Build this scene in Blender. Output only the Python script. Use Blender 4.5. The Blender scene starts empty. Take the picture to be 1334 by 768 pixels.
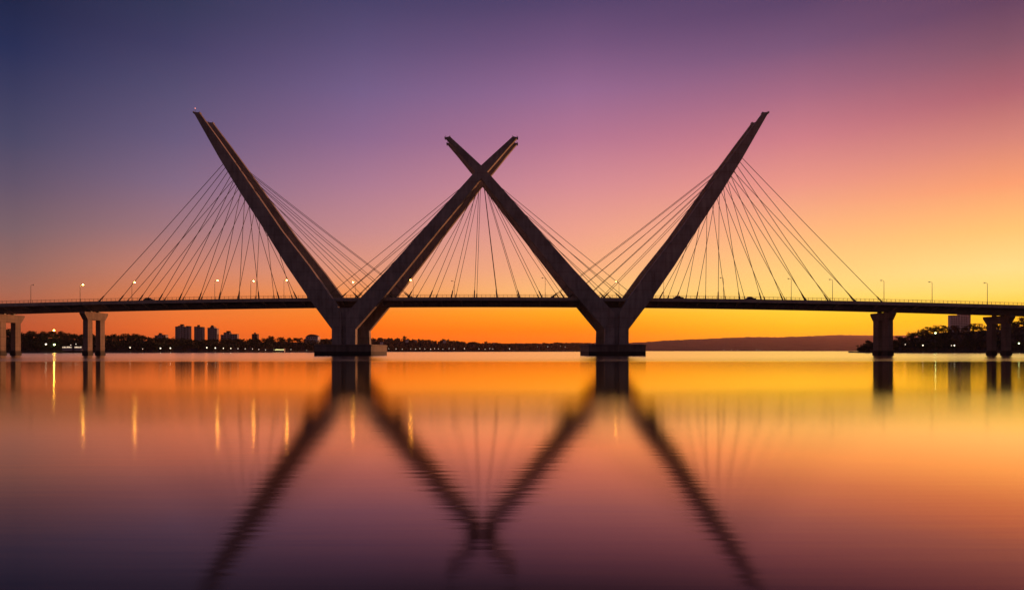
import bpy, bmesh, math, random
from mathutils import Vector, Matrix
random.seed(11)
R = math.radians
scene = bpy.context.scene
col = scene.collection

# ------------------------------------------------------------------ survey
FPX, PX0, HOR, EYE = 840.0, 667.0, 456.7, 2.0     # lens in pixels of the photograph, horizon row, eye height
def xat(px, Y): return (px - PX0) / FPX * Y
def zat(py, Y): return EYE + (HOR - py) / FPX * Y
CX = -13.6                                         # centre line of the bridge
DY = 291.0                                         # axis of the deck

# ------------------------------------------------------------------ helpers
def tag(o, label=None, cat=None, group=None, kind=None):
    if label: o['label'] = label
    if cat: o['category'] = cat
    if group: o['group'] = group
    if kind: o['kind'] = kind
    return o

def empty(name, loc=(0, 0, 0), rz=0.0):
    o = bpy.data.objects.new(name, None)
    o.empty_display_size = 0.5
    o.location = loc
    o.rotation_euler = (0, 0, rz)
    col.objects.link(o)
    return o

class MB:
    def __init__(s): s.v = []; s.f = []; s.mi = []
    def add(s, vs, fs, m=0):
        b = len(s.v)
        s.v += [tuple(p) for p in vs]
        s.f += [tuple(i + b for i in f) for f in fs]
        s.mi += [m] * len(fs)
    def box(s, x0, x1, y0, y1, z0, z1, m=0):
        vs = [(x0,y0,z0),(x1,y0,z0),(x1,y1,z0),(x0,y1,z0),(x0,y0,z1),(x1,y0,z1),(x1,y1,z1),(x0,y1,z1)]
        s.add(vs, [(0,3,2,1),(4,5,6,7),(0,1,5,4),(1,2,6,5),(2,3,7,6),(3,0,4,7)], m)
    def tube(s, pts, radii, n=8, m=0, cap=True):
        pts = [Vector(p) for p in pts]
        rings = []
        for i, p in enumerate(pts):
            d = (pts[min(i+1, len(pts)-1)] - pts[max(i-1, 0)]).normalized()
            a = Vector((0,0,1)) if abs(d.z) < .9 else Vector((1,0,0))
            u = d.cross(a).normalized(); w = d.cross(u).normalized()
            r = radii[i] if isinstance(radii, (list, tuple)) else radii
            rings.append([p + (u*math.cos(2*math.pi*k/n) + w*math.sin(2*math.pi*k/n))*r for k in range(n)])
        vs = [q for rg in rings for q in rg]
        fs = []
        for i in range(len(pts)-1):
            for k in range(n):
                a, b = i*n+k, i*n+(k+1) % n
                fs.append((a, a+n, b+n, b))
        if cap:
            fs.append(tuple(range(n)))
            fs.append(tuple(reversed(range((len(pts)-1)*n, len(pts)*n))))
        s.add(vs, fs, m)
    def ball(s, c, r, nu=10, nv=6, sz=1.0, m=0):
        vs = [(c[0], c[1], c[2]-r*sz)]
        for j in range(1, nv):
            t = -math.pi/2 + math.pi*j/nv
            for k in range(nu):
                a = 2*math.pi*k/nu
                vs.append((c[0]+r*math.cos(t)*math.cos(a), c[1]+r*math.cos(t)*math.sin(a), c[2]+r*math.sin(t)*sz))
        vs.append((c[0], c[1], c[2]+r*sz))
        fs = [(0, 1+(k+1) % nu, 1+k) for k in range(nu)]
        for j in range(nv-2):
            for k in range(nu):
                a = 1+j*nu+k; b = 1+j*nu+(k+1) % nu
                fs.append((a, b, b+nu, a+nu))
        L = len(vs)-1; q = 1+(nv-2)*nu
        fs += [(q+k, q+(k+1) % nu, L) for k in range(nu)]
        s.add(vs, fs, m)
    def mesh(s, name, mats):
        me = bpy.data.meshes.new(name)
        me.from_pydata(s.v, [], s.f)
        if not isinstance(mats, (list, tuple)): mats = [mats]
        for m in mats: me.materials.append(m)
        if len(mats) > 1: me.polygons.foreach_set('material_index', s.mi)
        me.update()
        return me
    def build(s, name, mats, parent=None, bevel=0.0, smooth=False, loc=None):
        me = s.mesh(name, mats)
        bm = bmesh.new(); bm.from_mesh(me)
        bmesh.ops.recalc_face_normals(bm, faces=bm.faces)
        if bevel:
            es = [e for e in bm.edges if len(e.link_faces) == 2 and e.calc_face_angle(0) > 0.5]
            bmesh.ops.bevel(bm, geom=es, offset=bevel, segments=2, affect='EDGES', profile=.6, clamp_overlap=True)
        bm.to_mesh(me); bm.free()
        if smooth:
            for p in me.polygons: p.use_smooth = True
        return link(name, me, parent, loc)

def link(name, me, parent=None, loc=None):
    o = bpy.data.objects.new(name, me)
    col.objects.link(o)
    if parent: o.parent = parent
    if loc: o.location = loc
    return o

def children(o, all_objs):
    return [c for c in all_objs if c.parent == o]

def copy_tree(o, parent=None):
    c = o.copy(); col.objects.link(c); c.parent = parent
    for ch in list(o.children): copy_tree(ch, c)
    return c

# ------------------------------------------------------------------ materials
def s2l(c):
    out = []
    for v in c:
        v /= 255.0
        out.append(v/12.92 if v <= .04045 else ((v+.055)/1.055)**2.4)
    return out

def new_mat(name):
    m = bpy.data.materials.new(name); m.use_nodes = True
    nt = m.node_tree
    return m, nt, nt.nodes['Principled BSDF']

def simple(name, c, rough=.6, metal=0.0, var=0.0, scale=1.0, bump=0.0, zstretch=1.0):
    m, nt, p = new_mat(name)
    p.inputs['Base Color'].default_value = (*c, 1)
    p.inputs['Roughness'].default_value = rough
    p.inputs['Metallic'].default_value = metal
    if var or bump:
        tc = nt.nodes.new('ShaderNodeTexCoord')
        mp = nt.nodes.new('ShaderNodeMapping'); mp.inputs['Scale'].default_value = (scale, scale, scale*zstretch)
        nz = nt.nodes.new('ShaderNodeTexNoise'); nz.inputs['Scale'].default_value = 1.0; nz.inputs['Detail'].default_value = 8
        nt.links.new(tc.outputs['Object'], mp.inputs['Vector']); nt.links.new(mp.outputs[0], nz.inputs['Vector'])
        if var:
            cr = nt.nodes.new('ShaderNodeValToRGB')
            cr.color_ramp.elements[0].position = .3; cr.color_ramp.elements[1].position = .72
            cr.color_ramp.elements[0].color = (*[v*(1-var) for v in c], 1)
            cr.color_ramp.elements[1].color = (*[min(1, v*(1+var)) for v in c], 1)
            nt.links.new(nz.outputs['Fac'], cr.inputs[0]); nt.links.new(cr.outputs[0], p.inputs['Base Color'])
        if bump:
            b = nt.nodes.new('ShaderNodeBump'); b.inputs['Distance'].default_value = bump
            nt.links.new(nz.outputs['Fac'], b.inputs['Height']); nt.links.new(b.outputs[0], p.inputs['Normal'])
    return m

def concrete(name, c, streak=.35, wet=None):
    """cast concrete: blotches, rain streaks and lift joints; wet = (z0, z1) of the tide stain"""
    m, nt, p = new_mat(name)
    N = nt.nodes.new; L = nt.links.new
    g = N('ShaderNodeNewGeometry')
    mp = N('ShaderNodeMapping'); mp.inputs['Scale'].default_value = (.9, .9, .10); L(g.outputs['Position'], mp.inputs['Vector'])
    n1 = N('ShaderNodeTexNoise'); n1.inputs['Scale'].default_value = 1.0; n1.inputs['Detail'].default_value = 6; L(mp.outputs[0], n1.inputs['Vector'])
    n2 = N('ShaderNodeTexNoise'); n2.inputs['Scale'].default_value = .16; n2.inputs['Detail'].default_value = 9; L(g.outputs['Position'], n2.inputs['Vector'])
    ad = N('ShaderNodeMath'); ad.operation = 'ADD'; L(n1.outputs['Fac'], ad.inputs[0]); L(n2.outputs['Fac'], ad.inputs[1])
    mr = N('ShaderNodeMapRange'); mr.inputs['From Min'].default_value = .65; mr.inputs['From Max'].default_value = 1.35
    mr.inputs['To Min'].default_value = 1-streak; mr.inputs['To Max'].default_value = 1+streak*.6
    L(ad.outputs[0], mr.inputs['Value'])
    sx = N('ShaderNodeSeparateXYZ'); L(g.outputs['Position'], sx.inputs[0])
    # lift joints every 4 m
    dv = N('ShaderNodeMath'); dv.operation = 'DIVIDE'; dv.inputs[1].default_value = 4.0; L(sx.outputs['Z'], dv.inputs[0])
    fr = N('ShaderNodeMath'); fr.operation = 'FRACT'; L(dv.outputs[0], fr.inputs[0])
    lt = N('ShaderNodeMath'); lt.operation = 'LESS_THAN'; lt.inputs[1].default_value = .055; L(fr.outputs[0], lt.inputs[0])
    jm = N('ShaderNodeMapRange'); jm.inputs['To Min'].default_value = 1; jm.inputs['To Max'].default_value = .72; L(lt.outputs[0], jm.inputs['Value'])
    mu = N('ShaderNodeMath'); mu.operation = 'MULTIPLY'; L(mr.outputs[0], mu.inputs[0]); L(jm.outputs[0], mu.inputs[1])
    last = mu
    if wet:
        wz = N('ShaderNodeMapRange'); wz.inputs['From Min'].default_value = wet[0]; wz.inputs['From Max'].default_value = wet[1]
        wz.inputs['To Min'].default_value = .16; wz.inputs['To Max'].default_value = 1.0
        L(sx.outputs['Z'], wz.inputs['Value'])
        m2 = N('ShaderNodeMath'); m2.operation = 'MULTIPLY'; L(mu.outputs[0], m2.inputs[0]); L(wz.outputs[0], m2.inputs[1]); last = m2
    sc = N('ShaderNodeVectorMath'); sc.operation = 'SCALE'; sc.inputs[0].default_value = c; L(last.outputs[0], sc.inputs['Scale'])
    L(sc.outputs[0], p.inputs['Base Color'])
    p.inputs['Roughness'].default_value = .75
    b = N('ShaderNodeBump'); b.inputs['Distance'].default_value = .03; b.inputs['Strength'].default_value = .6
    L(n2.outputs['Fac'], b.inputs['Height']); L(b.outputs[0], p.inputs['Normal'])
    return m

def glow(name, c, strength):
    m, nt, p = new_mat(name)
    p.inputs['Base Color'].default_value = (.6, .6, .6, 1)
    p.inputs['Emission Color'].default_value = (*c, 1)
    p.inputs['Emission Strength'].default_value = strength
    return m

def leafy(name, c, var=.5):
    m, nt, p = new_mat(name)
    N = nt.nodes.new; L = nt.links.new
    g = N('ShaderNodeNewGeometry')
    cr = N('ShaderNodeValToRGB')
    cr.color_ramp.elements[0].color = (*[v*(1-var) for v in c], 1)
    cr.color_ramp.elements[1].color = (*[v*(1+var) for v in c], 1)
    L(g.outputs['Random Per Island'], cr.inputs[0]); L(cr.outputs[0], p.inputs['Base Color'])
    p.inputs['Roughness'].default_value = .75
    p.inputs['Specular IOR Level'].default_value = .25
    return m

M = {}
M['mast'] = concrete('mast_concrete', (.325, .275, .25), .45)
M['cap'] = concrete('cap_concrete', (.19, .15, .13), .45, wet=(1.5, 1.9))
M['pier'] = concrete('pier_concrete', (.25, .18, .14), .45, wet=(1.7, 2.5))
M['deck'] = concrete('deck_concrete', (.30, .255, .23), .35)
M['edge'] = concrete('edge_concrete', (.42, .35, .30), .35)
M['bracket'] = concrete('bracket_concrete_lit', (.42, .37, .33), .2)  # paler than the deck: light caught under the slab is put into the colour
M['asphalt'] = simple('asphalt', (.05, .05, .05), .85, var=.25, scale=2)
M['steel'] = simple('dark_steel', (.09, .085, .08), .5, .3, var=.3, scale=3)
M['cable'] = simple('cable_sheath', (.10, .075, .07), .5)
M['galv'] = simple('galvanised_steel', (.25, .24, .23), .45, .6)
M['bark'] = simple('bark', (.09, .065, .045), .9, var=.4, scale=2)
M['leaf'] = leafy('leaf_dark', (.04, .05, .022))
M['leaf2'] = leafy('leaf_olive', (.065, .07, .03))
M['soil'] = simple('shore_soil', (.075, .06, .04), .95, var=.5, scale=.12)
M['wood'] = simple('hill_woodland', (.075, .07, .045), .95, var=.5, scale=.012)
M['render_white'] = simple('pale_render', (.80, .72, .70), .8, var=.15, scale=.4)
M['render_grey'] = simple('grey_render', (.42, .38, .38), .8, var=.2, scale=.4)
M['roof'] = simple('roof_brown', (.12, .08, .06), .85, var=.3, scale=.6)
M['glass'] = simple('dark_window', (.025, .027, .03), .12)
M['rubber'] = simple('rubber', (.02, .02, .02), .8)
M['car_dark'] = simple('car_paint_dark', (.03, .03, .035), .3)
M['car_silver'] = simple('car_paint_silver', (.35, .35, .36), .3, .5)
M['bulb'] = glow('lamp_warm', (1, .52, .07), 120)
M['bulb_off'] = simple('lamp_glass', (.5, .5, .5), .3)
M['bulb_white'] = glow('lamp_white', (1, .84, .58), 3.6)
M['bulb_dim'] = glow('lamp_dim', (1, .80, .60), 1.8)
M['bulb_green'] = glow('lamp_greenish', (.80, 1, .38), 9)
M['bulb_red'] = glow('lamp_red', (1, .3, .25), 1.3)
M['lit_window'] = glow('lit_window', (1, .74, .48), 1.1)
M['lit_green'] = glow('lit_strip_window', (1, .9, .35), 1.6)

# ------------------------------------------------------------------ world
SKY_ROWS = [0, 60, 120, 180, 240, 300, 350, 380, 405, 430, 456]
SKY_COLS = {
  20:   [(31,39,72),(39,47,85),(58,60,94),(74,72,102),(98,84,106),(123,98,105),(149,104,95),(166,103,82),(178,92,60),(178,78,42),(160,66,34)],
  230:  [(51,55,87),(66,63,100),(86,79,114),(105,91,125),(132,106,132),(164,119,124),(205,130,106),(220,127,80),(232,118,52),(230,102,36),(215,90,30)],
  470:  [(72,66,105),(94,80,121),(117,95,137),(141,105,143),(172,122,146),(198,138,140),(224,150,122),(240,150,90),(248,134,38),(248,110,12),(240,96,10)],
  750:  [(84,68,108),(116,85,126),(150,105,145),(181,118,146),(212,140,148),(236,160,140),(248,174,128),(252,190,120),(255,170,30),(254,130,2),(250,106,2)],
  1040: [(90,68,105),(121,86,121),(165,105,131),(205,126,136),(235,152,135),(252,182,126),(253,204,122),(252,212,116),(253,204,50),(255,174,2),(252,142,2)],
  1304: [(98,67,96),(131,86,106),(172,101,113),(211,132,121),(247,159,114),(253,196,116),(254,219,136),(252,216,106),(255,196,18),(255,174,4),(252,150,4)],
}
SKY_BACK = [(90, (24,26,52)), (45, (42,40,68)), (25, (68,56,78)), (12, (100,74,82)), (4, (116,84,82)), (0, (106,76,74))]
SUN_AZ, SUN_EL = 47.0, 1.6
HAZE = 4.2e-5                      # extinction per metre of the evening haze

def build_world():
    w = bpy.data.worlds.new('World'); scene.world = w; w.use_nodes = True
    nt = w.node_tree; nt.nodes.clear()
    N = nt.nodes.new; L = nt.links.new
    tc = N('ShaderNodeTexCoord')
    nrm = N('ShaderNodeVectorMath'); nrm.operation = 'NORMALIZE'; L(tc.outputs['Generated'], nrm.inputs[0])
    sx = N('ShaderNodeSeparateXYZ'); L(nrm.outputs[0], sx.inputs[0])
    az = N('ShaderNodeMath'); az.operation = 'ARCTAN2'; L(sx.outputs['X'], az.inputs[0]); L(sx.outputs['Y'], az.inputs[1])
    el = N('ShaderNodeMath'); el.operation = 'ARCSINE'; L(sx.outputs['Z'], el.inputs[0])
    fac = N('ShaderNodeMath'); fac.operation = 'MULTIPLY'; fac.inputs[1].default_value = 1/R(90); L(el.outputs[0], fac.inputs[0])
    def ramp(stops):
        r = N('ShaderNodeValToRGB'); e = r.color_ramp.elements
        r.color_ramp.interpolation = 'LINEAR'
        stops = sorted(stops)
        e[0].position, e[0].color = stops[0][0], (*stops[0][1], 1)
        e[1].position, e[1].color = stops[-1][0], (*stops[-1][1], 1)
        for p_, c_ in stops[1:-1]:
            k = e.new(p_); k.color = (*c_, 1)
        L(fac.outputs[0], r.inputs[0])
        return r.outputs[0]
    prev = None; prev_az = None
    for px, cols in SKY_COLS.items():
        dx = px - PX0
        # the haze layer takes a share of the lowest sky's light on its way here: the sky above it is that much brighter
        st = []
        for y, c in zip(SKY_ROWS, cols):
            e_ = math.atan2(HOR-y, math.hypot(FPX, dx))
            gain = math.exp(HAZE*min(7500, 158/max(1e-3, math.sin(e_))))
            st.append((math.degrees(e_)/90, [v*gain for v in s2l(c)]))
        zen = s2l((24, 26, 52))
        top = s2l([v*.80 for v in cols[0]])
        st += [(40/90, top), (1.0, zen)]
        o = ramp(st); a = math.atan(dx/FPX)
        if prev is None: prev = o
        else:
            mr = N('ShaderNodeMapRange'); mr.inputs['From Min'].default_value = prev_az; mr.inputs['From Max'].default_value = a
            L(az.outputs[0], mr.inputs['Value'])
            mx = N('ShaderNodeMix'); mx.data_type = 'RGBA'
            L(mr.outputs[0], mx.inputs['Factor']); L(prev, mx.inputs['A']); L(o, mx.inputs['B'])
            prev = mx.outputs['Result']
        prev_az = a
    back = ramp([(e_/90, s2l(c)) for e_, c in SKY_BACK])
    ng = N('ShaderNodeMath'); ng.operation = 'MULTIPLY'; ng.inputs[1].default_value = -1.25; L(az.outputs[0], ng.inputs[0])
    ab = N('ShaderNodeMath'); ab.operation = 'MAXIMUM'; L(az.outputs[0], ab.inputs[0]); L(ng.outputs[0], ab.inputs[1])
    mr = N('ShaderNodeMapRange'); mr.interpolation_type = 'SMOOTHSTEP'
    mr.inputs['From Min'].default_value = .80; mr.inputs['From Max'].default_value = 2.35
    L(ab.outputs[0], mr.inputs['Value'])
    mx = N('ShaderNodeMix'); mx.data_type = 'RGBA'
    L(mr.outputs[0], mx.inputs['Factor']); L(prev, mx.inputs['A']); L(back, mx.inputs['B'])
    bg = N('ShaderNodeBackground'); bg.inputs['Strength'].default_value = 1.0; L(mx.outputs['Result'], bg.inputs['Color'])
    sky = N('ShaderNodeTexSky'); sky.sky_type = 'NISHITA'; sky.sun_disc = False
    sky.sun_elevation = R(SUN_EL); sky.sun_rotation = R(SUN_AZ)
    bg2 = N('ShaderNodeBackground'); bg2.inputs['Strength'].default_value = 0.05; L(sky.outputs[0], bg2.inputs['Color'])
    # the twilight sky overhead and behind the viewer: clear-air scattering
    ms = N('ShaderNodeMixShader')
    f2 = N('ShaderNodeMath'); f2.operation = 'MULTIPLY'; f2.inputs[1].default_value = .12; L(mr.outputs[0], f2.inputs[0])
    L(f2.outputs[0], ms.inputs[0]); L(bg.outputs[0], ms.inputs[1]); L(bg2.outputs[0], ms.inputs[2])
    out = N('ShaderNodeOutputWorld'); L(ms.outputs[0], out.inputs['Surface'])
    w.cycles.sampling_method = 'MANUAL'; w.cycles.sample_map_resolution = 1024
build_world()

sun = bpy.data.lights.new('sun', 'SUN'); sun.energy = 3.0; sun.angle = R(1.5); sun.color = (1, .36, .15)
so = bpy.data.objects.new('sun', sun); col.objects.link(so)
d = Vector((math.sin(R(SUN_AZ))*math.cos(R(SUN_EL)), math.cos(R(SUN_AZ))*math.cos(R(SUN_EL)), math.sin(R(SUN_EL))))
so.rotation_euler = d.to_track_quat('Z', 'Y').to_euler()

# ------------------------------------------------------------------ water
def water_mat():
    m = bpy.data.materials.new('lake_water'); m.use_nodes = True
    nt = m.node_tree; nt.nodes.clear()
    N = nt.nodes.new; L = nt.links.new
    g = N('ShaderNodeNewGeometry')
    sx = N('ShaderNodeSeparateXYZ'); L(g.outputs['Position'], sx.inputs[0])
    # a breeze ruffles the open water beyond about 120 m, the bay in front is calm
    wn = N('ShaderNodeTexNoise'); wn.inputs['Scale'].default_value = .02; wn.inputs['Detail'].default_value = 2
    mpw = N('ShaderNodeMapping'); mpw.inputs['Scale'].default_value = (.35, 1, 1); L(g.outputs['Position'], mpw.inputs['Vector']); L(mpw.outputs[0], wn.inputs['Vector'])
    wa = N('ShaderNodeMath'); wa.operation = 'MULTIPLY_ADD'; wa.inputs[1].default_value = 30.0; L(wn.outputs['Fac'], wa.inputs[0]); L(sx.outputs['Y'], wa.inputs[2])
    mr = N('ShaderNodeMapRange'); mr.interpolation_type = 'SMOOTHSTEP'
    mr.inputs['From Min'].default_value = 122; mr.inputs['From Max'].default_value = 150
    mr.inputs['To Min'].default_value = .10; mr.inputs['To Max'].default_value = RUFFLE
    L(wa.outputs[0], mr.inputs['Value'])
    # a current line with small ripples runs across the bay about 25 m out
    cs = N('ShaderNodeMath'); cs.operation = 'MULTIPLY_ADD'; cs.inputs[1].default_value = 6.0; cs.inputs[2].default_value = -28.0; L(wn.outputs['Fac'], cs.inputs[0])
    cy_ = N('ShaderNodeMath'); cy_.operation = 'ADD'; L(cs.outputs[0], cy_.inputs[0]); L(sx.outputs['Y'], cy_.inputs[1])
    ca = N('ShaderNodeMath'); ca.operation = 'ABSOLUTE'; L(cy_.outputs[0], ca.inputs[0])
    cm = N('ShaderNodeMapRange'); cm.interpolation_type = 'SMOOTHSTEP'
    cm.inputs['From Min'].default_value = 0; cm.inputs['From Max'].default_value = 11; cm.inputs['To Min'].default_value = .03; cm.inputs['To Max'].default_value = 0
    L(ca.outputs[0], cm.inputs['Value'])
    ra = N('ShaderNodeMath'); ra.operation = 'ADD'; L(mr.outputs[0], ra.inputs[0]); L(cm.outputs[0], ra.inputs[1])
    # small wavelets, crests across the view
    mp = N('ShaderNodeMapping'); mp.inputs['Scale'].default_value = (.35, 4.6, 1); L(g.outputs['Position'], mp.inputs['Vector'])
    n = N('ShaderNodeTexNoise'); n.inputs['Scale'].default_value = 1.0; n.inputs['Detail'].default_value = 1.5; L(mp.outputs[0], n.inputs['Vector'])
    b = N('ShaderNodeBump'); b.inputs['Strength'].default_value = 1.0; b.inputs['Distance'].default_value = .0015
    L(n.outputs['Fac'], b.inputs['Height'])
    # reflectance against viewing angle: total at grazing, little from above, orange sunset glow and a darker foreground put into the tint
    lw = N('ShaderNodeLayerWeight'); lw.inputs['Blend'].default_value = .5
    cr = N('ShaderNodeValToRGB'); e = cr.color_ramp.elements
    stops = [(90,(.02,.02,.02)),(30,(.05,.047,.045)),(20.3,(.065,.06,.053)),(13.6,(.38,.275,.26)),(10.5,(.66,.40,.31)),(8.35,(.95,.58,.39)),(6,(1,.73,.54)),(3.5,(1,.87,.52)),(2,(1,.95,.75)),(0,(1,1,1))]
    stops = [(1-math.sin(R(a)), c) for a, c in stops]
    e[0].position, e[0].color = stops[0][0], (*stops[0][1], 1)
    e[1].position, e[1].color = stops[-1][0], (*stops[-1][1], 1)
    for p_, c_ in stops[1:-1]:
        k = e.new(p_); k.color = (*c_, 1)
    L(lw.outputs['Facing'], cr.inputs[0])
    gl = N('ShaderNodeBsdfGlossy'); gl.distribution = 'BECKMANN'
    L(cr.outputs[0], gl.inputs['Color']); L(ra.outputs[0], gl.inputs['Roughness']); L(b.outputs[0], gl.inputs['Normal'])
    df = N('ShaderNodeBsdfDiffuse'); df.inputs['Color'].default_value = (.006, .005, .005, 1)
    ad = N('ShaderNodeAddShader'); L(gl.outputs[0], ad.inputs[0]); L(df.outputs[0], ad.inputs[1])
    out = N('ShaderNodeOutputMaterial'); L(ad.outputs[0], out.inputs['Surface'])
    return m
RUFFLE = .22
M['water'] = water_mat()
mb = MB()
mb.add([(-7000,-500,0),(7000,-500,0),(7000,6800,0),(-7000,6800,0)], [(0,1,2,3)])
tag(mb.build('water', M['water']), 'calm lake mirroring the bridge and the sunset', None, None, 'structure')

# ------------------------------------------------------------------ bridge
bridge = empty('cable_stayed_bridge', (CX, DY, 0))
tag(bridge, 'long concrete cable stayed bridge with crossed leaning masts over the calm lake', 'bridge')
def part(mb, name, mat, parent=bridge, bevel=0.0, smooth=False):
    """builds world-space geometry as a child of a thing"""
    base = Vector((0, 0, 0)); q = parent
    while q is not None:
        base += Vector(q.location); q = q.parent
    mb.v = [(v[0]-base.x, v[1]-base.y, v[2]-base.z) for v in mb.v]
    return mb.build(name, mat, parent, bevel, smooth)

LEAN = {'outer': (275.5, 8.0, 4.2, 1.8), 'inner': (275.3, 11.6, 3.7, 1.3)}   # front face at the cap, lean towards the deck axis, thickness, taper
def on_front(y, u, kind='outer'):
    b, l, t0, t1 = LEAN[kind]
    Y = 279.0
    for _ in range(8):
        z = zat(y, Y); Y = b + l*(z-4.7)/102.7
    return u*Y/FPX, z, Y
def thick(z, kind='outer'): return LEAN[kind][2] - LEAN[kind][3]*max(0, z-4.7)/102.7
                     # distance from the bridge centre, height, depth

OUT_E = [(145.5,375.3),(175,358.5),(205,341.5),(250,314),(300,281.5),(345,253.5),(386,225.5),(428.5,193.6),(449,193.6)]
OUT_I = [(146.2,367.6),(175,346.5),(210,321.5),(250,294),(300,259.5),(348,222),(388,193.5),(407,181),(449,181)]
IN_L = [(178.6,-47.5),(193,-34.5),(214,-16.5),(235,2),(251,14.5),(300,55),(350,96),(385,124.5),(428.5,162.6),(449,162.6)]
IN_U = [(177.4,-41),(198,-18.5),(215,0),(229,13.2),(260,41),(300,76.6),(350,121),(385,154),(408,175),(449,175)]
def interp(tab, y):
    for (y0,u0),(y1,u1) in zip(tab, tab[1:]):
        if y0 <= y <= y1: return u0 + (u1-u0)*(y-y0)/(y1-y0)
    return tab[0][1] if y < tab[0][0] else tab[-1][1]

def mast(e1, e2, sgn, rear, kind, shrink=0.0):
    poly = [on_front(y, u, kind) for y, u in e1] + [on_front(y, u, kind) for y, u in reversed(e2)]
    n = len(poly); vs = []
    for (u, z, Y) in poly: vs.append((CX+sgn*u, Y+shrink, z))
    for (u, z, Y) in poly: vs.append((CX+sgn*u, Y+thick(z, kind)-shrink, z))
    if rear: vs = [(x, 2*DY-Y, z) for x, Y, z in vs]
    # shallow raised rib edge is left to the bevel; faces: front, back, sides
    fs = [tuple(range(n)), tuple(reversed(range(n, 2*n)))]
    for i in range(n):
        j = (i+1) % n
        fs.append((i, i+n, j+n, j))
    m = MB(); m.add(vs, fs)
    return part(m, 'mast', M['mast'], bevel=.18)

for rear in (False, True):
    for sgn in (-1, 1):
        a = mast(OUT_E, OUT_I, sgn, rear, 'outer')
        b = mast(IN_L, IN_U, sgn, rear, 'inner', .07 if sgn > 0 else 0.0)
        for o, e1, e2, kd in ((a, OUT_E, OUT_I, 'outer'), (b, IN_L, IN_U, 'inner')):
            # crown plate with two short fins and an obstruction lamp
            u1, z1, Y1 = on_front(*e1[0], kd); u2, z2, Y2 = on_front(*e2[0], kd)
            for uu, zz in ((u1, z1), (u2, z2)):
                yy = Y1 if not rear else 2*DY-Y1-thick(z1, kd)
                m = MB(); m.box(CX+sgn*uu-.16, CX+sgn*uu+.16, yy+.2, yy+thick(z1, kd)-.2, zz-.5, zz+.32)
                part(m, 'tip_fin', M['steel'], o)
            m = MB(); um = (u1*.85+u2*.15); zm = max(z1, z2)
            first = (sgn < 0 and o is a and not rear)
            lh = 1.7 if first else .45
            m.tube([(CX+sgn*um, yy+1.2, zm-.2), (CX+sgn*um, yy+1.2, zm+lh)], .07, 6)
            part(m, 'lamp_mast', M['steel'], o)
            m = MB(); m.ball((CX+sgn*um, yy+1.2, zm+lh+.2), .24 if first else .16)
            part(m, 'warning_lamp', M['bulb_red'] if first else M['bulb_off'], o, smooth=True)

# piers of the masts: recessed web between the two columns, pile caps
for sgn in (-1, 1):
    for rear in (False, True):
        pts = [on_front(402, 169), on_front(402, 186.5), on_front(449, 182.0), on_front(449, 174.0)]
        vs = [(CX+sgn*u, 277.4, z) for u, z, Y in pts] + [(CX+sgn*u, 279.0, z) for u, z, Y in pts]
        if rear: vs = [(x, 2*DY-Y, z) for x, Y, z in vs]
        m = MB(); m.add(vs, [(0,1,2,3),(7,6,5,4),(0,4,5,1),(1,5,6,2),(2,6,7,3),(3,7,4,0)])
        part(m, 'pier_web', M['mast'])
    xc = CX + sgn*178.1*275/FPX
    m = MB(); m.box(xc-12.1, xc+12.1, 273.6, 2*DY-273.6, -1.5, 4.74)
    c = part(m, 'pile_cap', M['cap'], bevel=.12)
    m = MB(); m.box(xc-12.35, xc+12.35, 273.35, 2*DY-273.35, 4.05, 4.45)
    part(m, 'coping', M['cap'], c)
    # cross beam carrying the deck between the two columns
    m = MB(); zt = 21.0
    m.box(xc-4.4, xc+4.4, 280.9, 2*DY-280.9, zt-3.2, zt-.2)
    part(m, 'cross_beam', M['mast'], bevel=.1)

# deck
XS = [CX + k*6.0 for k in range(-56, 57)]
def ztop(x): return 25.35 - 2.74*((x-CX)/209.0)**2
def zbot(x): return 21.85 - 3.05*((x-CX)/209.0)**2
def loft(name, section, mat, parent=bridge, xs=XS):
    m = MB(); n = None; vs = []
    for x in xs:
        sec = section(x); n = len(sec)
        vs += [(x, y, z) for y, z in sec]
    fs = []
    for i in range(len(xs)-1):
        for k in range(n):
            a, b = i*n+k, i*n+(k+1) % n
            fs.append((a, b, b+n, a+n))
    fs.append(tuple(range(n))); fs.append(tuple(reversed(range((len(xs)-1)*n, len(xs)*n))))
    m.add(vs, fs)
    return part(m, name, mat, parent)
def deck_sec(x):
    t, b = ztop(x), zbot(x)
    h = [(-9.6, t-.30), (-9.6, t-1.25), (-5.2, t-1.9), (-3.4, b), (3.4, b), (5.2, t-1.9), (9.6, t-1.25), (9.6, t-.30)]
    return [(DY+y, z) for y, z in h]
deck = loft('deck', deck_sec, M['deck'])
loft('road_surface', lambda x: [(DY-8.6, ztop(x)-.296), (DY-8.6, ztop(x)-.18), (DY+8.6, ztop(x)-.18), (DY+8.6, ztop(x)-.296)], M['asphalt'], deck)
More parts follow.
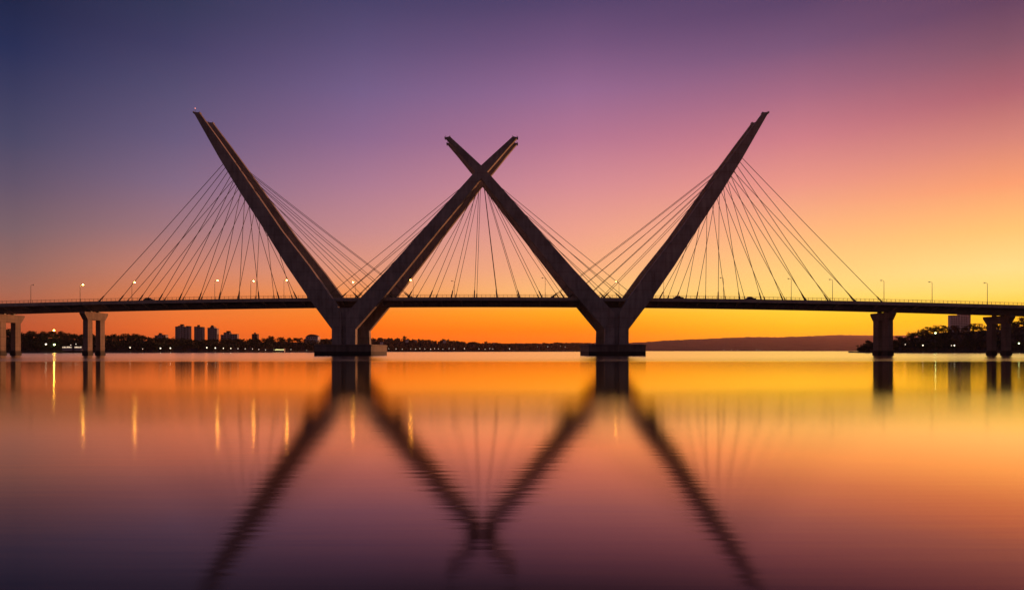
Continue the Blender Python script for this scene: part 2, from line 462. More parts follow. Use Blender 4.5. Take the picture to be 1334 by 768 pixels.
for s in (-1, 1):
    loft('edge_beam', lambda x: [(DY+s*9.604, ztop(x)-1.45), (DY+s*10.0, ztop(x)-1.45), (DY+s*10.0, ztop(x)), (DY+s*9.604, ztop(x))], M['edge'])
    # railing: posts, three rails, one mesh for each side
    m = MB(); y = DY+s*9.85
    x = XS[0]
    while x < XS[-1]:
        z = ztop(x); m.box(x-.05, x+.05, y-.05, y+.05, z+.003, z+1.08); x += 1.9
    for h, r in ((1.1, .055), (.75, .03), (.42, .03)):
        m.tube([(x, y, ztop(x)+h) for x in XS], r, 5)
    part(m, 'railing', M['steel'])
    # ribs under the cantilevered slab
    for k in range(-25, 26):
        x = CX + k*8.7
        t, b = ztop(x), zbot(x)
        m = MB(); w = .22
        sec = [(9.55, t-1.256), (9.55, t-1.62), (3.9, b+.12), (5.19, t-1.905)]
        vs = [(x-w, DY+s*yy, zz) for yy, zz in sec] + [(x+w, DY+s*yy, zz) for yy, zz in sec]
        m.add(vs, [(0,1,2,3),(7,6,5,4),(0,4,5,1),(1,5,6,2),(2,6,7,3),(3,7,4,0)])
        part(m, 'bracket', M['bracket'])

# approach piers: two columns joined by a flared head
def pier(x, inner=2.75):
    t = zbot(x) - .45
    m = MB(); w = 1.08
    # flared cap beam, profile in y/z extruded along x
    sec = [(-6.1, t-3.5), (-8.2, t-.9), (-8.2, t), (8.2, t), (8.2, t-.9), (6.1, t-3.5)]
    n = len(sec)
    vs = [(x-w-.12, DY+y, z) for y, z in sec] + [(x+w+.12, DY+y, z) for y, z in sec]
    fs = [tuple(range(n)), tuple(reversed(range(n, 2*n)))] + [(i, (i+1) % n, (i+1) % n+n, i+n) for i in range(n)]
    m.add(vs, fs)
    pr = part(m, 'approach_pier', M['pier'], bevel=.08)
    for s in (-1, 1):
        c0, c1 = sorted((DY+s*5.95, DY+s*inner))
        m = MB(); m.box(x-w, x+w, c0, c1, 1.2, t-3.45)
        part(m, 'column', M['pier'], pr)
        m = MB(); m.box(x-w-.25, x+w+.25, c0-.25, c1+.25, -1.2, 1.3)
        part(m, 'footing', M['cap'], pr)
        m = MB(); m.box(x-.7, x+.7, DY+s*2.7-.6, DY+s*2.7+.6, t-.02, t+.47)
        part(m, 'bearing', M['steel'], pr)
YP = DY-5.95
for px in (-234, -120, -6, 108): pier(xat(px, YP)+1.1)
for px, q in ((1163.5, 1.6), (1317.5, 2.75), (1470, 2.75)): pier(xat(px, YP)-1.1, q)

# stay cables
n_cable = 0
def stay(p0, p1):
    """p0 on the mast, p1 on the deck edge"""
    a, b = Vector(p0), Vector(p1); d = (b-a).normalized()
    m = MB(); mid = (a+b)/2 + Vector((0,0,-.0009*(b-a).length**1.3))
    m.tube([a, (a*.5+mid*.5), mid, (mid*.5+b*.5), b], .115, 6, cap=False)
    c = part(m, 'stay_cable', M['cable'])
    m = MB(); m.tube([b+d*.5, b-d*2.6, b-d*3.4], [.34, .26, .13], 8)
    part(m, 'anchor_socket', M['steel'], c)
def both(y, u, pxu, sgn, kind='outer'):
    """mast point from an edge table, deck point pxu pixels from the centre line on the deck edge; built for the front and the rear plane"""
    um, z, Y = on_front(y, u, kind); Ym = Y + thick(z, kind)*.5
    xd = CX + sgn*pxu*281.9/FPX
    for rear in (False, True):
        ya, yb = (Ym, DY-9.2) if not rear else (2*DY-Ym, DY+9.2)
        stay((CX+sgn*um, ya, z), (xd, yb, ztop(xd)+.05))
LEFT_FAN = [626-(129+26*i) for i in range(10)] + [626-386]
RIGHT_FAN = [p-626 for p in (1148,1112,1078,1048,1019,991,963,935,907,881,859)]
for sgn, fan in ((-1, LEFT_FAN), (1, RIGHT_FAN)):
    for i, u in enumerate(fan):
        y = 211 + 4.3*i + .28*i*i if sgn < 0 else 203.5 + 4.6*i + .3*i*i
        both(y, interp(OUT_E, y)-1.5, u, sgn)
    for y, u in ((208,92),(217,115),(227.5,138),(239,160)):
        both(y, interp(OUT_I, y)+1.5, u, sgn)
    for y, u in ((238,203),(249,182),(262,161)):
        both(y, interp(IN_U, y)-1.5, u, sgn, 'inner')
    for y, u in (((251,94.5),(240.5,66.5),(236.5,38.5),(234.5,8.5)) if sgn < 0 else ((251,108),(241.5,79.5),(237.5,50.5),(234.5,21))):
        both(y, interp(IN_L, y)+1.2, u, sgn, 'inner')

# ------------------------------------------------------------------ street lamps on the deck
def lamp_meshes(h, side):
    pole = MB(); pole.tube([(0,0,0),(0,0,.5),(0,0,h-.3)], [.16,.12,.075], 8)
    arm = MB(); arm.tube([(0,0,h-.35),(side*.25,0,h-.05),(side*1.0,0,h+.08)], [.07,.06,.05], 6)
    head = MB()
    x0, x1 = sorted((side*.85, side*1.6))
    head.box(x0, x1, -.17, .17, h+.03, h+.2)
    bulb = MB(); bulb.ball((side*1.22, 0, h-.03), .26, 10, 6, .62)
    return pole, arm, head, bulb
LAMPS = [  # px, py of the light, lit, row (front -1 / back 1), arm side, where it stands
 (42,371,0,-1,1,'unlit slim street lamp on the deck between the two piers at the left edge'),
 (108,370.5,1,-1,1,'lit street lamp on the deck just above the left two-legged pier'),
 (175.5,367.8,1,-1,1,'lit street lamp among the lowest stay cables at the left end of the outer fan'),
 (283.5,365.2,1,-1,1,'lit street lamp in the left cable fan straight above the rightmost apartment tower'),
 (330.3,365.8,1,-1,1,'lit street lamp over the small square block seen under the left cable fan'),
 (373.6,364.6,1,-1,1,'lit street lamp right beside the outermost left leaning mast'),
 (460,367.2,1,1,-1,'lit street lamp standing in the left V between two masts'),
 (535,364.5,1,1,-1,'lit street lamp just right of the left inner mast where it passes the deck'),
 (590.5,366,0,1,-1,'unlit street lamp under the crossed masts, left of the middle of the main span'),
 (708.5,362,0,-1,-1,'unlit street lamp under the crossed masts, right of the middle of the main span'),
 (803,366.8,1,1,-1,'lit street lamp standing in the right V between two masts'),
 (861,363.2,1,-1,-1,'lit street lamp just right of the outer right mast'),
 (940.7,361.8,0,-1,-1,'unlit street lamp in the steep part of the right cable fan'),
 (1029,363,0,-1,-1,'unlit street lamp in the middle of the right outer cable fan'),
 (1082.8,364,0,-1,-1,'unlit street lamp near the outer end of the right cable fan'),
 (1149.8,365.2,0,-1,-1,'unlit street lamp above the solid looking right pier, just past the last stay cable'),
 (1212.5,367.2,0,-1,-1,'unlit street lamp on the deck left of the apartment block behind the bridge'),
 (1284.5,368.4,0,-1,-1,'unlit street lamp on the deck above the far right pier'),
]
for px, py, lit, row, side, lab in LAMPS:
    Y = DY + row*9.3
    x = xat(px, Y); zt = ztop(x)-.2; h = zat(py, Y)-zt
    xb = x - side*1.22 if lit else x - side*.6
    r = empty('street_lamp', (xb, Y, zt))
    tag(r, lab, 'street lamp', 'street lamps along the bridge deck')
    pole, arm, head, bulb = lamp_meshes(h, side)
    pole.build('pole', M['galv'], r); arm.build('arm', M['galv'], r); hd = head.build('lamp_head', M['galv'], r)
    bulb.build('bulb', M['bulb'] if lit else M['bulb_off'], hd, smooth=True)

# ------------------------------------------------------------------ cars on the deck
def car(px, Y, mat, label, rz=0.0):
    x = xat(px, Y)
    r = empty('car', (x, Y, ztop(x)-.18), rz)
    tag(r, label, 'car', 'cars on the bridge deck')
    m = MB()
    prof = [(-2.1,.35),(-2.15,.75),(-1.9,.95),(-1.2,1.0),(.9,1.0),(1.9,.88),(2.15,.65),(2.1,.35)]
    n = len(prof)
    vs = [(a,-.85,b) for a,b in prof]+[(a,.85,b) for a,b in prof]
    m.add(vs, [tuple(range(n)), tuple(reversed(range(n,2*n)))] + [(i,(i+1)%n,(i+1)%n+n,i+n) for i in range(n)])
    m.build('body', mat, r, bevel=.06)
    m = MB()
    pr = [(-1.75,.98),(-1.15,1.5),(.25,1.52),(1.0,.99)]
    vs = [(a,-.78+.1*(b>1.2),b) for a,b in pr]+[(a,.78-.1*(b>1.2),b) for a,b in pr]
    m.add(vs, [(0,1,2,3),(7,6,5,4),(0,4,5,1),(1,5,6,2),(2,6,7,3),(3,7,4,0)])
    m.build('cabin_glass', M['glass'], r)
    m = MB(); m.box(-1.1,.22,-.7,.7,1.49,1.56); m.build('roof', mat, r, bevel=.03)
    for sx_ in (-1.35, 1.35):
        for sy in (-.8, .8):
            m = MB(); m.tube([(sx_,sy-.1,.33),(sx_,sy+.1,.33)], .33, 12); m.build('wheel', M['rubber'], r)
car(194, DY-6.2, M['car_dark'], 'dark car driving on the deck in the left part of the left cable fan')
car(884, DY-6.2, M['car_dark'], 'dark car on the deck right of the outer right mast')
car(978, DY-6.2, M['car_dark'], 'dark car on the deck in the middle of the right cable fan')

# ------------------------------------------------------------------ shores
def shore(pts, depth, name, mat, trees_h, step=4):
    """pts: (px, distance, row of the tree tops). Ground rises from the waterline to the foot of the tallest trees."""
    rows = [(-2,-.6),(0,.05),(2.5,.5),(10,.9),(.35,.45),(.7,.8),(1.0,1.0),(2.0,.9),(3.0,-.2)]
    m = MB(); vs = []; cols_ = []
    px = pts[0][0]
    while px <= pts[-1][0]: cols_.append(px); px += step
    def at(px):
        for (a,d0,t0),(b,d1,t1) in zip(pts, pts[1:]):
            if a <= px <= b:
                k = (px-a)/(b-a); return d0+(d1-d0)*k, t0+(t1-t0)*k
        return pts[-1][1:]
    def ground(px, t):
        d, top = at(px)
        h = max(1.2, zat(top, d+depth*.6) - trees_h)
        if t <= 0: return t*.3
        if t < 10: return .9*t/10
        k = min(1, (t-10)/(depth-10)); k = k*k*(3-2*k)
        return .9 + (h-.9)*k if t <= depth else max(-1, .9+(h-.9)*(1-(t-depth)/(depth*2.0)*.4))
    ts = [-3, 0, 3, 10, depth*.3, depth*.55, depth*.8, depth, depth*2, depth*3]
    rnd = random.Random(5)
    for px in cols_:
        d, top = at(px); jit = 2.0*math.sin(px*.31)+1.3*math.sin(px*.83)
        for k, t in enumerate(ts):
            z = ground(px, t) + (rnd.uniform(-.3,.3) if t > 10 else 0)
            if k == len(ts)-1: z = -1
            Y = d+t+jit
            vs.append((xat(px, d+max(0, t)), Y, z))
    n = len(ts); fs = []
    for i in range(len(cols_)-1):
        for k in range(n-1):
            a = i*n+k; fs.append((a, a+n, a+n+1, a+1))
    m.add(vs, fs)
    o = m.build(name, mat, smooth=True)
    tag(o, None, None, None, 'structure')
    return at, ground

def leaf_quad(V, F, c, r, rnd):
    a = Vector((rnd.gauss(0,1), rnd.gauss(0,1), rnd.gauss(0,1))).normalized()
    b = a.orthogonal().normalized(); b.rotate(Matrix.Rotation(rnd.uniform(0,6.28), 3, a))
    e = a.cross(b)
    n = len(V)
    V += [tuple(c+b*r), tuple(c+e*r*.55), tuple(c-b*r), tuple(c-e*r*.55)]
    F.append((n, n+1, n+2, n+3))

def crown_points(rnd, h, r, trunk=.28, lobes=9, per=34, leaf=.55, flat=.8):
    """leaf clumps on lobes round a branching frame; returns leaf quads and lobe centres"""
    V, F, C = [], [], []
    for k in range(lobes):
        a = rnd.uniform(0, 6.28); q = math.sqrt(rnd.random())*.72*r
        z = h*(trunk + (1-trunk)*rnd.uniform(.22, .86))
        s = 1 - .35*abs((z/h-.62)/.4)
        c = Vector((q*s*math.cos(a), q*s*math.sin(a), z)); C.append(c)
        lr = r*rnd.uniform(.34, .52)
        for _ in range(per):
            v = Vector((rnd.gauss(0,1), rnd.gauss(0,1), rnd.gauss(0,1))).normalized()*lr*(rnd.random()**.4)
            v.z *= flat
            leaf_quad(V, F, c+v, leaf*rnd.uniform(.7,1.35), rnd)
    return V, F, C

def tree_meshes(seed, h, r, mat, trunk=.3, **kw):
    rnd = random.Random(seed)
    V, F, C = crown_points(rnd, h, r, trunk, **kw)
    cm = bpy.data.meshes.new('crown'); cm.from_pydata(V, [], F); cm.materials.append(mat)
    m = MB(); w = h*.022
    lean = Vector((rnd.uniform(-.04,.04)*h, rnd.uniform(-.04,.04)*h, 0))
    fork = lean+Vector((0,0,h*(trunk+.12)))
    m.tube([(0,0,-.6), lean*.5+Vector((0,0,h*trunk*.5)), fork, lean*1.4+Vector((0,0,h*.78))], [w*1.3, w, w*.8, w*.25], 7)
    for c in C[:5]:
        m.tube([fork-Vector((0,0,h*.05)), (fork+c)/2+Vector((0,0,.3)), c], [w*.55, w*.4, w*.15], 5)
    tm = m.mesh('trunk', M['bark'])
    return cm, tm

def woodland(name, label, spots, mat, seed, leaf=.8, per=16, lobes=6):
    rnd = random.Random(seed); V, F = [], []
    for x, y, z, h, r in spots:
        v, f, c = crown_points(rnd, h, r, .06, lobes, per, leaf, .85)
        b = len(V)
        V += [(p[0]+x, p[1]+y, p[2]+z) for p in v]; F += [tuple(i+b for i in q) for q in f]
    me = bpy.data.meshes.new(name); me.from_pydata(V, [], F); me.materials.append(mat)
    o = link(name, me); tag(o, label, None, None, 'stuff')
    return o

# left bank (about 650 to 900 m away)
LEFT = [(-900,640,433),(-500,650,430),(-140,650,431),(-60,650,431),(0,650,430.5),(40,650,431.5),(72,655,431.5),(100,660,434),(140,675,435.5),(165,690,434.5),(182,700,435),(196,705,437.5),
        (215,715,438.5),(245,740,440.5),(300,780,439.5),(340,830,439.5),(360,860,438.5),(400,920,439.5),(450,980,441)]
atL, gL = shore(LEFT, 90, 'shore', M['soil'], 6.5)
rnd = random.Random(3)
spots = []
px = -890.0
while px < 448:
    for t in (16, 30, 46, 62, 80, 96):
        p = px + rnd.uniform(-4, 4); tt = t + rnd.uniform(-6, 6)
        d, top = atL(min(max(p,-899),449)); g = gL(min(max(p,-899),449), tt)
        h = min(11.5, max(4, (zat(top, d+tt)-g)*rnd.uniform(.74, 1.0)))
        spots.append((xat(p, d+tt), d+tt, g-.4, h, h*rnd.uniform(.6,.85)))
    px += 8.2
woodland('woodland', 'dark mass of trees covering the low bank below the apartment towers', spots, M['leaf'], 21, per=22, lobes=7)

# middle hill behind the masts (about 1500 m)
MID = [(395,1300,441.5),(430,1350,440.5),(470,1400,439.8),(500,1450,439.6),(530,1480,440.4),(560,1500,441.6),(570,1500,443.5),(582,1500,442),(600,1500,444),(640,1550,446),(680,1600,446.8),(720,1700,445.8),(760,1800,446),(790,1900,448.5),(812,1950,452.5),(826,1980,456)]
atM, gM = shore(MID, 150, 'shore', M['soil'], 7)
spots = []
px = 398.0
while px < 818:
    for t in (20, 50, 80, 110, 140, 165):
        p = px+rnd.uniform(-3,3); tt = t+rnd.uniform(-10,10)
        p = min(max(p,396),825)
        d, top = atM(p); g = gM(p, tt)
        h = min(14, max(4, (zat(top, d+tt)-g)*rnd.uniform(.7,1.02)))
        spots.append((xat(p,d+tt), d+tt, g-.5, h, h*rnd.uniform(.65,.95)))
    px += 5.6
woodland('woodland', 'low wooded hill with small house lights seen under the main span', spots, M['leaf2'], 22, leaf=1.6, per=18, lobes=6)

# far ridge (about 5 km)
RID = [(520,5000,447.5),(700,5000,447),(760,5000,446.3),(820,5000,446.5),(850,5000,445.5),(880,5000,443.2),(910,5000,442),(950,5000,440.5),(1000,5000,438.6),(1040,5000,438.8),(1080,5000,437.6),
       (1120,5000,436.2),(1160,5000,436.3),(1200,5000,436.8),(1300,5000,437.5),(1500,5000,439),(1700,5000,441)]
def ridge():
    m = MB(); vs = []; n = 0
    ts = [(-60,-.01),(0,.0),(60,.06),(350,.38),(650,.7),(900,.93),(1000,1.0),(1200,.9),(1450,-.02)]
    cols_ = [520+4*k for k in range(296)]
    rn = random.Random(8)
    for px in cols_:
        for (a,d0,t0),(b,d1,t1) in zip(RID, RID[1:]):
            if a <= px <= b: k=(px-a)/(b-a); top=t0+(t1-t0)*k; break
        for t, f in ts:
            H = zat(top, 5000+1000)
            z = H*f + (rn.uniform(-3,3)+5*math.sin(px*.07+t)*math.sin(t*.01)) * (1 if .05 < f else 0)
            if t == 1000: z = H + rn.uniform(-2.5, 2.5)
            vs.append((xat(px, 5000+max(t,0)*.6), 5000+t+40*math.sin(px*.05), z if f >= 0.05 else -1+f))
    n = len(ts)
    m.add(vs, [(i*n+k, (i+1)*n+k, (i+1)*n+k+1, i*n+k+1) for i in range(len(cols_)-1) for k in range(n-1)])
    tag(m.build('hill', M['wood'], smooth=True), None, None, None, 'structure')
ridge()

# right bank (about 640 m)
RIGHT = [(1105,640,458.6),(1114,640,455),(1120,640,450.5),(1130,640,445),(1145,640,443.2),(1160,640,442),(1178,640,436.5),(1192,640,431),(1206,645,426.5),(1222,648,424),(1245,650,423.5),(1270,650,422),(1285,650,420.5),(1310,650,419),(1330,650,415.5),(1360,650,412),(1420,650,410),(1500,650,412),(1750,650,409),(2200,640,414)]
atR, gR = shore(RIGHT, 95, 'shore', M['soil'], 6.5)
spots = []; TREES = []
px = 1122.0
while px < 2190:
    for t in (14, 26, 40, 56, 74, 92):
        p = px+rnd.uniform(-4,4); tt = t+rnd.uniform(-5,5)
        d, top = atR(min(max(p,1106),2199)); g = gR(min(max(p,1106),2199), tt)
        h = min(10.5, max(2.2, (zat(top, d+tt)-g)*rnd.uniform(.72,.98)))
        if tt > 60 and rnd.random() < .0: TREES.append((p,tt,h))
        spots.append((xat(p,d+tt), d+tt, g-.4, h, h*rnd.uniform(.6,.85)))
    px += 8.5
woodland('woodland', 'dark wooded slope behind the right end of the bridge', spots, M['leaf'], 23, leaf=.7, per=22, lobes=7)

# single trees that stand out of the woods
protos = {
 'round': tree_meshes(101, 10, 4.6, M['leaf'], .25, lobes=11, per=36, leaf=.55),
 'umbrella': tree_meshes(102, 10, 5.6, M['leaf2'], .55, lobes=10, per=30, leaf=.5, flat=.5),
 'tall': tree_meshes(103, 10, 3.2, M['leaf'], .2, lobes=12, per=32, leaf=.5, flat=1.1),
 'sparse': tree_meshes(104, 10, 4.4, M['leaf2'], .42, lobes=7, per=26, leaf=.42, flat=.7),
}
KIND_WORDS = {'round':'round bushy tree','umbrella':'flat topped spreading tree','tall':'tall narrow tree','sparse':'thin open crowned tree'}
def tree(kind, px, top, d, h, label):
    z = zat(top, d) - h
    r = empty('tree', (xat(px, d), d, z), rnd.uniform(0, 6.28))
    s = h/10.0; r.scale = (s, s, s)
    tag(r, label, 'tree', 'trees standing out of the wooded banks')
    cm, tm = protos[kind]
    z = z
    link('crown', cm, r); link('trunk', tm, r)
for kind, px, top, d, h, lab in [
  ('sparse',1117.5,448.8,647,5.5,'small open crowned tree alone at the tip of the right bank, beside the water'),
  ('round',1131,443.2,655,8.5,'round bushy tree at the left foot of the solid looking right pier'),
  ('umbrella',1171,437.6,665,10,'flat topped spreading tree just right of the solid looking right pier'),
  ('sparse',1186,431.6,690,11,'open crowned tree on the slope left above the bright green white lamp'),
  ('sparse',1201,427.0,715,11,'open crowned tree on the skyline above left of the bright lamp'),
  ('umbrella',1209,424.8,720,11,'flat topped tree on the skyline straight above left of the bright lamp'),
  ('sparse',1219,422.4,730,12,'thin crowned tree on the skyline above the bright lamp'),
  ('umbrella',1229,422.8,730,11,'flat topped tree on the skyline left of the pale apartment block'),
  ('round',1243,423.8,735,10,'round bushy tree before the foot of the pale apartment block'),
  ('umbrella',1268,420.6,735,11,'flat topped tree between the pale apartment block and the far right pier'),
  ('sparse',1276,420.0,735,10,'thin crowned tree close left of the far right pier head'),
  ('tall',1324,417.2,735,12,'tall narrow tree on the skyline right of the far right pier'),
  ('round',1333,412.5,735,12,'tall bushy tree at the right edge of the picture'),
  ('round',10,428.2,735,12,'round bushy tree seen through the opening of the pier at the left edge'),
  ('umbrella',42,430.3,735,11,'flat topped tree between the two left piers, left of the lone high lamp'),
  ('round',80,431.3,740,11,'round bushy tree just right of the lone high lamp between the left piers'),
  ('tall',56,430.4,730,11,'narrow tree beside the small white hut between the two left piers'),
  ('umbrella',163,433.6,770,12,'flat topped tree on the left skyline between the pier and the low block'),
  ('round',176,434.4,775,11,'round bushy tree on the left skyline just left of the low flat roofed block'),
  ('round',353,437.4,945,12,'round tree on the skyline between the small square tower and the domed hall'),
  ('round',527,437.6,1620,15,'dark round tree topping the wooded hill just right of the left mast pier'),
  ('umbrella',578,441.0,1630,14,'spreading tree on the low hill under the main span, left of centre'),
  ('round',633,444.4,1690,13,'round tree on the low hill under the crossed masts'),
  ('round',618,445.0,1680,12,'smaller round tree on the low hill left of the crossing'),
]:
    tree(kind, px, top, d, h, lab)

# ------------------------------------------------------------------ buildings
def tower(px0, px1, top, d, zbase, label, floors, bays, blocks, wallmat, depth=7, name='apartment_tower', steps=None):
    x0, x1 = xat(px0, d), xat(px1, d); zt = zat(top, d)
    r = empty(name, ((x0+x1)/2, d, zbase)); tag(r, label, 'apartment tower' if 'tower' in name else 'building')
    m = MB(); w = (x1-x0)/2; H = zt-zbase
    n = len(blocks)
    for k, (a, b, hh, dy) in enumerate(blocks):
        m.box(-w+2*w*a, -w+2*w*b-.004, dy, depth, 0, H*hh)
    m.build('wall', wallmat, r)
    m = MB()
    for (a, b, hh, dy) in blocks: m.box(-w+2*w*a-.15, -w+2*w*b+.14-.29*(b < 1), dy-.15, depth+.15, H*hh+.003, H*hh+.6)
    rf = m.build('roof', M['roof'], r)
    m = MB(); m.box(-w*.35, w*.1, depth*.3, depth*.7, H*max(b[2] for b in blocks)+.6, H*max(b[2] for b in blocks)+2.9)
    m.build('lift_house', M['roof'], rf)
    fh = 3.0; nf = floors
    for (a, b, hh, dy) in blocks:
        bw = 2*w*(b-a); nb = max(1, round(bays*(b-a)))
        pm = MB(); pm.box(-bw/nb*.30, bw/nb*.30, -.06, 0.06, 0, 1.5); pane = pm.mesh('window', M['glass'])
        nfl = int(H*hh/fh)
        for f in range(max(0, nfl-nf), nfl):
            for k in range(nb):
                link('window', pane, r, (-w+2*w*a + (k+.5)*bw/nb, dy-.02, H*hh-(nfl-f)*fh+.8))
    return r
tower(227.5,246.3,424.6,930,6,'widest of three dark apartment towers on the left bank, leftmost of them',7,6,[(0,.22,.97,1.5),(.22,.55,1,0),(.55,.78,.96,1.2),(.78,1,.99,0)],M['render_grey'])
tower(252.3,263.8,425.2,935,6,'narrowest of the three dark apartment towers, between its two neighbours',7,4,[(0,.5,.99,1.2),(.5,1,.97,0)],M['render_grey'])
tower(269.8,282.2,426,940,6,'lowest topped of the three dark apartment towers, rightmost beside the stepped block',7,4,[(0,.3,.96,1.2),(.3,.75,1,0),(.75,1,.93,1.0)],M['render_grey'])
tower(287,308.5,435.2,960,8,'low stepped block right of the three apartment towers',3,6,[(0,.2,.94,1),(.2,.56,1.12,0),(.56,1,1.0,1.4)],M['render_grey'],name='apartment_block')
tower(201,215.5,436.2,880,8,'low flat roofed block on the left skyline before the three apartment towers',2,5,[(0,.3,.93,.8),(.3,1,1,0)],M['render_grey'],name='apartment_block')
tower(328,335,435.2,985,8,'small square block rising alone over the trees right of the stepped block',2,2,[(0,1,1,0)],M['roof'],name='apartment_block')
tower(1239.5,1265.2,408.6,880,10,'pale apartment block on the right bank hidden partly by the bridge deck',6,8,[(0,.46,.945,1.2),(.46,.72,1.0,0),(.72,1,.99,.9)],M['render_white'],name='apartment_block')

# domed hall on the left skyline
r = empty('domed_hall', (xat(406, 990), 990, 8)); tag(r, 'wide hall with low curved roof on the skyline left of the left mast pier', 'hall')
m = MB(); m.box(-9.5,9.5,0,12,0,zat(438.2,990)-8); m.build('wall', M['render_white'], r)
m = MB(); zt = zat(438.2,990)-8
arc = [(-8.5+17*k/12, zt+.003+3.6*math.sin(math.pi*k/12)**.6) for k in range(13)]
vs = [(a,-.3,z) for a,z in arc]+[(a,12.3,z) for a,z in arc]; n = 13
m.add(vs, [tuple(range(n)), tuple(reversed(range(n,2*n)))]+[(i,i+1,i+1+n,i+n) for i in range(n-1)]+[(n-1,0,n,2*n-1)])
m.build('roof', M['roof'], r)
for k in range(5):
    m = MB(); m.box(-8+k*3.4,-5.8+k*3.4,-.05,.05,zt-3,zt-.8); m.build('window', M['glass'], r)

# small white hut between the left piers
r = empty('hut', (xat(59,735), 735, zat(437,735)-3.2)); tag(r, 'tiny white hut roof among the dark trees between the two left piers', 'hut')
m = MB(); m.box(-1.6,1.6,0,3,0,3.6); m.build('wall', M['render_white'], r)
m = MB(); m.add([(-2,-.4,3.6),(2,-.4,3.6),(2,3.4,3.6),(-2,3.4,3.6),(-2,1.5,4.6),(2,1.5,4.6)], [(0,1,5,4),(2,3,4,5),(0,4,3),(1,2,5),(3,2,1,0)]); m.build('roof', M['render_white'], r)

# lit waterfront pavilions
def pavilion(px0, px1, py, d, label, win, n, hh=3.2):
    x0, x1 = xat(px0,d), xat(px1,d); zb = zat(py,d)-hh*.55
    r = empty('pavilion', ((x0+x1)/2, d, zb)); tag(r, label, 'pavilion'); w=(x1-x0)/2
    m = MB(); m.box(-w,w,0,5,-2,hh); m.build('wall', M['render_grey'], r)
    m = MB(); m.box(-w-.6,w+.6,-1.0,5.6,hh+.003,hh+.35); m.build('roof', M['roof'], r)
    for k in range(n):
        a = -w+2*w*(k+.12)/n; b = -w+2*w*(k+.78+.12*rnd.random())/n
        m = MB(); m.box(a,b,-.08,-.003,hh*.32,hh*(.55+.2*rnd.random())); m.build('window', win, r)
pavilion(81,93.5,451.8,668,'low waterfront pavilion with lit windows, left of a pair beside the left pier',M['lit_window'],6)
pavilion(97,106.3,451.8,668,'low waterfront pavilion with lit windows, right of a pair and touching the left pier',M['lit_window'],5)
pavilion(356.5,370,455.1,878,'long pavilion with yellow lit windows near the water left of the left mast pier',M['lit_green'],8)

# houses on the low hill under the main span
for px, py, d, mt, lab in [(497,446,1500,'render_white','tiny pale house on the hill right of the left mast pier'),
   (530,443.2,1560,'render_white','tiny pale house below the round tree topping the hill'),(541,443.8,1570,'render_grey','tiny grey house right of the round tree topping the hill'),
   (579,444,1580,'render_white','tiny pale house under the spreading tree on the hill'),(644,447.3,1680,'render_white','tiny pale house on the low hill right of the crossing'),
   (617,449.5,1600,'render_white','tiny pale house low on the hill under the crossed masts')]:
    r = empty('house', (xat(px,d), d-2, zat(py+1.2,d))); tag(r, lab, 'house', 'houses on the low hill')
    m = MB(); m.box(-3.2,3.2,0,6,-3,3.2); m.build('wall', M[mt], r)
    m = MB(); m.add([(-3.7,-.5,3.2),(3.7,-.5,3.2),(3.7,6.5,3.2),(-3.7,6.5,3.2),(-3.7,3,5),(3.7,3,5)], [(0,1,5,4),(2,3,4,5),(0,4,3),(1,2,5),(3,2,1,0)]); m.build('roof', M['roof'], r)

# ------------------------------------------------------------------ lamps along the shores
ORD = ['first','second','third','fourth','fifth','sixth','seventh','eighth','ninth','tenth','eleventh','twelfth','thirteenth','fourteenth','fifteenth','sixteenth','seventeenth','eighteenth','nineteenth','twentieth']
def shore_lamp(px, py, d, size, mat, label, ground_z=None):
    z = zat(py, d); g = max(.5, z-6) if ground_z is None else ground_z
    r = empty('shore_lamp', (xat(px,d), d, g)); tag(r, label, 'lamp', 'lamps along the shores')
    m = MB(); m.tube([(0,0,-1),(0,0,z-g-size*.6)], [.12,.07], 6); m.build('pole', M['steel'], r)
    m = MB(); m.ball((0,0,z-g), size, 8, 6); m.build('bulb', mat, r, smooth=True)
shore_lamp(70.3,430.2,690,.6,M['bulb'],'lone warm lamp high above the trees between the two left piers', 10)
shore_lamp(59.8,448,668,.85,M['bulb_white'],'bright white lamp among dark trees, left of two between the left piers')
shore_lamp(70.8,448.7,668,.8,M['bulb_green'],'bright greenish lamp among dark trees, right of two between the left piers')
shore_lamp(15,431.3,690,.4,M['bulb_dim'],'faint lamp high in the trees behind the pier at the left edge', 10)
for px, py, lab in ((92.2,449.3,'small lamp over the pavilions by the left pier, left of two'),(98.9,447.8,'small lamp over the pavilions by the left pier, right of two')):
    shore_lamp(px,py,672,.4,M['bulb_dim'],lab)
for k, (px, py, s) in enumerate([(169.5,452.5,.5),(185.8,454.2,.36),(209,453.3,.62),(222,453.2,.62)]):
    shore_lamp(px,py,atL(px)[0]+7,s,M['bulb_white'] if s > .4 else M['bulb_dim'],f'{ORD[k]} from the left of four small lamps below the low block on the bank')
for k, (px, py, s) in enumerate([(269.4,452.5,.6),(280.5,453,.62),(291,453.4,.52),(300.6,453.5,.48),(310,453.8,.42),(319.5,454,.42),(329,454.2,.42),(337.2,454.8,.4),(345.8,455.3,.36)]):
    shore_lamp(px,py,atL(px)[0]+7,s,M['bulb_white'] if s > .45 else M['bulb_dim'],f'{ORD[k]} from the left of nine white shore lamps right of the three towers')
for k, (px, py) in enumerate([(379,455),(399.4,455.8)]):
    shore_lamp(px,py,atL(px)[0]+7,.38,M['bulb_dim'],['faint lamp just right of the long yellow lit pavilion','faint lamp close to the left mast pier on its left side'][k])
xs_ = [506.5,516,524,529,535,541.5,547,553.5,561,566,571,577,585,591.5,597,605,624,632,638,642]
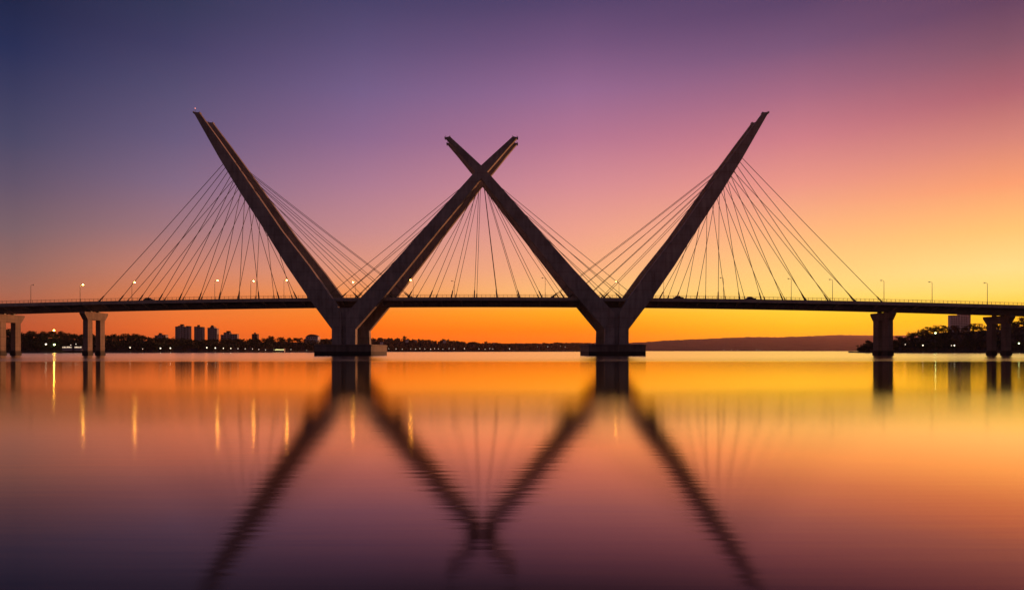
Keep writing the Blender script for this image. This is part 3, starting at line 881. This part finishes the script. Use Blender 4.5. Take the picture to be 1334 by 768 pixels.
for k, px in enumerate(xs_):
    shore_lamp(px,454.1+.35*((k*7)%3)-.3,atM(px)[0]+12,.78 if k in (0,1,8,15) else .6,M['bulb_dim'],f'{ORD[k]} from the left of twenty waterside lamps along the hill foot')
for k, px in enumerate([663.8,684,693.5,700.5,713.5,718.5,730,736.3]):
    shore_lamp(px,[454,451.8,451.2,451.3,451.4,451.5,450.4,451.3][k],atM(px)[0]+[12,70,80,80,80,80,90,80][k],.8,M['bulb_dim'],f'{ORD[k]} from the left of eight hill lamps beside the right mast pier',None)
for k, px in enumerate([943,953,961,986,990]):
    shore_lamp(px,455.4,4960,1.5,M['bulb_dim'],f'{ORD[k]} from the left of five faint lamps under the distant ridge',1.5)
shore_lamp(1179.3,448.4,650,.42,M['bulb_dim'],'faint lamp on the dark right bank just right of the solid looking pier')
shore_lamp(1202.3,449.6,650,.55,M['bulb_white'],'small white lamp low on the right bank, left below the bright green white lamp')
shore_lamp(1218.6,433.6,655,.72,M['bulb_green'],'brightest green white lamp shining in front of the right wooded slope', 3)
shore_lamp(1239.5,449.8,650,.4,M['bulb_dim'],'faint lamp below the pale apartment block, left of a pair')
shore_lamp(1243.3,449.6,650,.55,M['bulb_white'],'small white lamp below the pale apartment block, right of a pair')
shore_lamp(1327.3,447,650,.6,M['bulb_green'],'greenish lamp on the right bank at the right edge of the picture')

# ------------------------------------------------------------------ evening haze
hm = bpy.data.materials.new('evening_haze'); hm.use_nodes = True; hm.node_tree.nodes.clear()
pv = hm.node_tree.nodes.new('ShaderNodeVolumePrincipled'); pv.inputs['Color'].default_value = (1, .58, .50, 1)
pv.inputs['Density'].default_value = HAZE; pv.inputs['Anisotropy'].default_value = .55
ho = hm.node_tree.nodes.new('ShaderNodeOutputMaterial'); hm.node_tree.links.new(pv.outputs[0], ho.inputs['Volume'])
m = MB(); m.box(-7200, 7200, -560, 7000, -4, 160)
hz = m.build('haze', hm); tag(hz, 'thin evening haze over the lake', None, None, 'stuff')

# ------------------------------------------------------------------ camera and render settings
cam = bpy.data.cameras.new('camera'); co = bpy.data.objects.new('camera', cam); col.objects.link(co)
co.location = (0, 0, EYE); co.rotation_euler = (R(90), 0, 0)
cam.sensor_width = 36; cam.lens = 36*FPX/1334; cam.shift_y = (HOR-384)/1334
cam.clip_start = .1; cam.clip_end = 30000
scene.camera = co
vs_ = scene.view_settings
scene.display_settings.display_device = 'sRGB'
vs_.view_transform = 'Standard'; vs_.look = 'None'; vs_.exposure = 0; vs_.gamma = 1; vs_.use_curve_mapping = False
cy = scene.cycles
cy.use_denoising = True; cy.max_bounces = 6; cy.sample_clamp_indirect = 20
